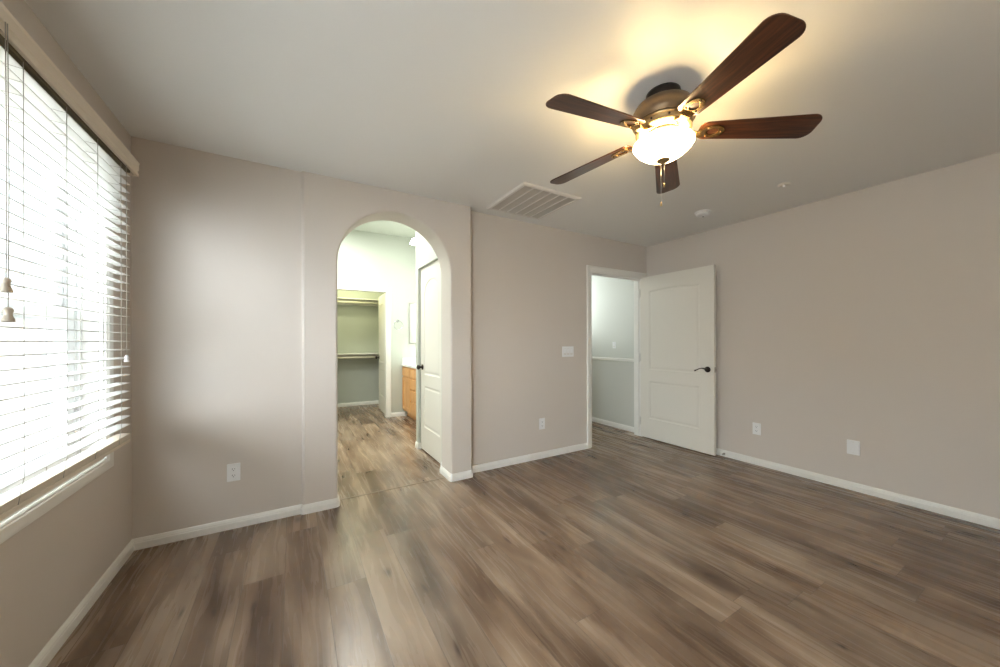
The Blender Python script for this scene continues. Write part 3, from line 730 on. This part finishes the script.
# bowl: thin shell open at the top
outer_ = [(0.128, 2.200), (0.135, 2.198), (0.1385, 2.193), (0.1385, 2.187), (0.1345, 2.181), (0.129, 2.173), (0.1195, 2.162), (0.105, 2.150), (0.088, 2.137), (0.070, 2.127), (0.050, 2.119), (0.028, 2.114), (0.0, 2.112)]
inner_ = [(0.0, 2.115), (0.028, 2.117), (0.049, 2.122), (0.0685, 2.130), (0.086, 2.140), (0.1025, 2.153), (0.1165, 2.165), (0.1255, 2.176), (0.131, 2.184), (0.1345, 2.190), (0.133, 2.194), (0.128, 2.197)]
prof = [(r_, c(z_)) for r_, z_ in outer_ + inner_]; prof.append(prof[0])
bowl = MB().lathe(prof, n=64, cap=False).build('glass_bowl', 'bowl', fan)
bowl['label'] = 'glowing frosted glass bowl'
MB().tube([(0, 0, c(2.225)), (0, 0, c(2.110))], 0.004, 10).lathe([(0, c(2.116)), (0.030, c(2.1155)), (0.031, c(2.112)), (0.026, c(2.107)), (0.014, c(2.104)), (0.009, c(2.098)), (0, c(2.096))], n=28).build('finial', 'brass', fan, autosmooth=True)
for k in range(3):
    a_ = 2 * PI * k / 3 + 2.85
    MB().lathe([(0, c(2.226)), (0.012, c(2.226)), (0.012, c(2.212)), (0.016, c(2.198)), (0.014, c(2.182)), (0, c(2.176))], c=(0.055 * math.cos(a_), 0.055 * math.sin(a_), 0), n=16).build('light_bulb', 'bulb', fan)
# pull chains, hanging from the switch housing past the bowl
for dx, dy, zb in ((-0.014, 0.002, 1.905), (0.002, -0.004, 2.000)):
    ch = MB().tube([(dx, dy, c(2.108)), (dx, dy, c(zb))], 0.0012, 6)
    zz = 2.09
    o = ch.build('pull_chain', 'nickel', fan)
    MB().lathe([(0, c(zb) + 0.002), (0.003, c(zb)), (0.0045, c(zb) - 0.012), (0.003, c(zb) - 0.020), (0, c(zb) - 0.021)], c=(dx, dy, 0), n=12).build('pull_knob', 'brass', o)
# blades
BL = 0.665
def blade_outline():
    top = []
    n = 8
    root, w0, w1 = 0.160, 0.052, 0.070
    pts = []
    for x, y in rc(root + 0.035, -w0 + 0.035, 0.035, 180, 270, 5): pts.append((x, y))
    # tip: broad soft corners
    ra = 0.045
    for x, y in rc(BL - ra, -w1 + ra, ra, -90, 0, 8): pts.append((x, y))
    for x, y in rc(BL - ra, w1 - ra, ra, 0, 90, 8): pts.append((x, y))
    for x, y in rc(root + 0.035, w0 - 0.035, 0.035, 90, 180, 5): pts.append((x, y))
    return pts
bo = blade_outline()
ANG0 = math.radians(175.896)
PITCH = math.radians(-12); DROOP = math.radians(3.5)
for k in range(5):
    ang = ANG0 - k * 2 * PI / 5
    R = Matrix.Translation((0, 0, 2.250 - CEIL)) @ Matrix.Rotation(ang, 4, 'Z') @ Matrix.Rotation(DROOP, 4, 'Y')
    RP = R @ Matrix.Rotation(PITCH, 4, 'X')
    bm_ = MB().prism(bo, XY, 0.0, 0.006)
    b_ = bm_.build('blade', 'walnut', fan, bevel=0.0015)
    b_.matrix_local = RP
    # bracket: arm from hub, forked plate under the blade
    m = MB()
    arm = [(0.080, 0, 0.006), (0.100, 0, 0.002), (0.125, 0, -0.010), (0.150, 0, -0.016), (0.172, 0, -0.013), (0.192, 0, -0.004)]
    rs = []
    for i, (x, y, z) in enumerate(arm):
        wd = (0.030, 0.024, 0.018, 0.017, 0.022, 0.032)[i]; h_ = 0.004
        rs.append([(x, -wd, z - h_), (x, wd, z - h_), (x, wd, z + h_), (x, -wd, z + h_)])
    m.rings(rs, smooth=False)
    # oval ring plate
    for (ro, ri, zt, zb2) in ((1.0, 0.52, -0.0005, -0.006),):
        o1 = [(0.225 + 0.050 * ro * math.cos(t_), 0.036 * ro * math.sin(t_)) for t_ in [2 * PI * i / 28 for i in range(28)]]
        i1 = [(0.222 + 0.050 * ri * math.cos(t_), 0.036 * ri * math.sin(t_)) for t_ in [2 * PI * i / 28 for i in range(28)]]
        nn = 28; vs_ = [(u, v, zt) for u, v in o1] + [(u, v, zt) for u, v in i1] + [(u, v, zb2) for u, v in o1] + [(u, v, zb2) for u, v in i1]
        fs_ = []
        for i in range(nn):
            j = (i + 1) % nn
            fs_ += [(i, j, nn + j, nn + i), (2 * nn + j, 2 * nn + i, 3 * nn + i, 3 * nn + j), (i, 2 * nn + i, 2 * nn + j, j), (nn + i, nn + j, 3 * nn + j, 3 * nn + i)]
        m.add(vs_, fs_)
    for sx, sy in ((0.262, 0.0), (0.200, 0.024), (0.200, -0.024)):
        m.lathe([(0, -0.010), (0.005, -0.009), (0.006, -0.006), (0, -0.006)], c=(sx, sy, 0), n=12)
    br = m.build('blade_bracket', 'iron', fan, bevel=0.0012)
    br.matrix_local = RP
# its bulbs throw light up through the open top of the bowl and down through the glass
for k in range(3):
    a_ = 2 * PI * k / 3 + 2.85
    light('fan_bulb', 'POINT', (FX + 0.070 * math.cos(a_), FY + 0.070 * math.sin(a_), 2.176), 6.5, (1.0, 0.70, 0.30), radius=0.02)

# ------------------------------------------------------------------ closet shelves
def shelf(z, label):
    e = empty('closet_shelf', (0.7, CLOY, z)); tag(e, label, 'shelf')
    MB().box(-1.0, 1.02, -0.300, 0, -0.018, 0).build('shelf_board', 'trim', e, bevel=0.002)
    MB().box(-1.0, 1.02, -0.018, 0, -0.105, -0.018).build('cleat', 'trim', e)
    MB().lathe([(0, -0.99), (0.016, -0.99), (0.016, 1.01), (0, 1.01)], c=(0, -0.27, -0.075), n=16, axis='X').build('hanging_rod', 'rod', e)
shelf(2.020, 'upper white closet shelf with hanging rod')
shelf(1.005, 'lower white closet shelf with hanging rod at waist height')

# ------------------------------------------------------------------ vanity
VX0, VY0, VY1, VZ = 1.57, 4.58, FARY - 0.006, 0.855
VXM = XM - 0.006
va = empty('bathroom_vanity', (VX0, (VY0 + VY1) / 2, 0)); tag(va, 'honey oak bathroom vanity cabinet seen through the archway', 'vanity')
vi = Matrix.Translation((-VX0, -(VY0 + VY1) / 2, 0))
MB().box(VX0, VXM, VY0, VY1, 0.10, 0.825).build('body', 'oak', va, xf=vi, bevel=0.002)
MB().box(VX0 + 0.07, VXM, VY0 + 0.01, VY1, 0, 0.10).build('toe_kick', 'oak', va, xf=vi)
def front(y0, y1, z0, z1, name, kn=None):
    f = MB().box(VX0 - 0.018, VX0, y0, y1, z0, z1)
    if name == 'door':
        f = MB(); w_ = 0.05
        f.box(VX0 - 0.018, VX0, y0, y0 + w_, z0, z1).box(VX0 - 0.018, VX0, y1 - w_, y1, z0, z1).box(VX0 - 0.018, VX0, y0 + w_, y1 - w_, z0, z0 + w_).box(VX0 - 0.018, VX0, y0 + w_, y1 - w_, z1 - w_, z1)
        f.box(VX0 - 0.010, VX0, y0 + w_, y1 - w_, z0 + w_, z1 - w_)
    return f.build(name, 'oak', va, xf=vi, bevel=0.003)
cols = [(5.795, 5.36, 'd'), (5.34, 5.02, 'w'), (5.00, 4.60, 'd')]
for (ya, yb, k_) in cols:
    y0, y1 = min(ya, yb), max(ya, yb)
    if k_ == 'd':
        front(y0, y1, 0.67, 0.80, 'false_drawer_front'); front(y0, y1, 0.13, 0.645, 'door')
    else:
        for z0, z1 in ((0.67, 0.80), (0.50, 0.645), (0.325, 0.475), (0.13, 0.30)): front(y0, y1, z0, z1, 'drawer')
MB().box(VX0 - 0.025, VXM, VY0 - 0.02, VY1, 0.825, VZ).box(VX0 - 0.01, VXM, VY1 - 0.018, VY1, VZ, VZ + 0.10).box(VXM - 0.018, VXM, VY0 - 0.02, VY1 - 0.018, VZ, VZ + 0.10).build('countertop', 'counter', va, xf=vi)
va.children[-1]['label'] = 'white countertop with backsplash'

# tall mirror with thin metal edge, towel ring, bathroom light with curved arms
wm = empty('wall_mirror', (1.90, FARY, 1.52)); tag(wm, 'frameless tall mirror with grey edge on the bright wall past the vanity', 'mirror')
MB().box(-0.222, 0.21, -0.010, -0.002, -0.325, 0.335).build('mirror_glass', 'mirror', wm)
m = MB(); ringsweep(m, [(-0.22, -0.325), (0.21, -0.325), (0.21, 0.335), (-0.22, 0.335)], [(-0.002, 0), (-0.002, 0.014), (0.009, 0.014), (0.009, 0)], lambda u, v, w: (u, -w, v)).build('mirror_frame', 'nickel', wm)
tr_ = empty('towel_ring', (1.487, FARY, 1.56)); tag(tr_, 'small chrome towel ring on the wall right of the closet doorway', 'towel ring')
MB().lathe([(0, 0), (0.026, 0), (0.024, -0.008), (0.010, -0.012), (0.009, -0.045), (0.013, -0.050), (0, -0.054)], n=20, axis='Y').build('wall_mount', 'chrome', tr_)
MB().tube([(0.072 * math.sin(t_), -0.045, -0.072 + 0.072 * math.cos(t_)) for t_ in [2 * PI * i / 32 for i in range(33)]], 0.0045, 8).build('ring', 'chrome', tr_)
lf = empty('bathroom_light', (1.70, 5.0, BCEIL)); tag(lf, 'bathroom ceiling light with curved metal arms at the edge of the arch', 'ceiling light')
MB().lathe([(0, 0), (0.07, 0), (0.065, -0.02), (0.012, -0.03), (0.010, -0.20), (0.02, -0.22), (0, -0.24)], n=24).build('stem', 'nickel', lf)
for k in range(3):
    a_ = math.radians(170 + 120 * k); ca, sa = math.cos(a_), math.sin(a_)
    pts = [(r_ * ca, r_ * sa, z_) for r_, z_ in ((0.01, -0.21), (0.05, -0.175), (0.10, -0.17), (0.15, -0.20), (0.18, -0.235))]
    ar = MB().tube(pts, 0.006, 8).build('arm', 'nickel', lf)
    MB().lathe([(0, -0.235), (0.022, -0.235), (0.030, -0.245), (0.060, -0.31), (0.058, -0.312), (0, -0.30)], c=(0.18 * ca, 0.18 * sa, 0), n=24).build('lamp_shade', 'bulb', ar)

# ------------------------------------------------------------------ outside
struct(MB().box(-30, XL - 0.16, -22, 34, -3.0, -2.8).build('ground', 'ground'), 'sunlit pale ground outside the window', 'ground')
nh = empty('neighbour_house', (-6.5, 6, -2.8)); tag(nh, 'pale stucco neighbouring house seen through the blind', 'house')
MB().box(-6, 0, -9, 10, 0, 5.2).build('house_wall', 'stucco', nh)
m = MB().add([(0.5, -9.5, 5.15), (0.5, 10.5, 5.15), (-3, 10.5, 6.5), (-3, -9.5, 6.5), (-6.5, -9.5, 5.15), (-6.5, 10.5, 5.15)],
             [(0, 1, 2, 3), (3, 2, 5, 4), (0, 3, 4), (1, 5, 2), (0, 4, 5, 1)])
m.build('roof', 'rooftile', nh)
MB().box(0.48, 0.53, -9.5, 10.5, 5.02, 5.16).build('fascia', 'trim', nh)
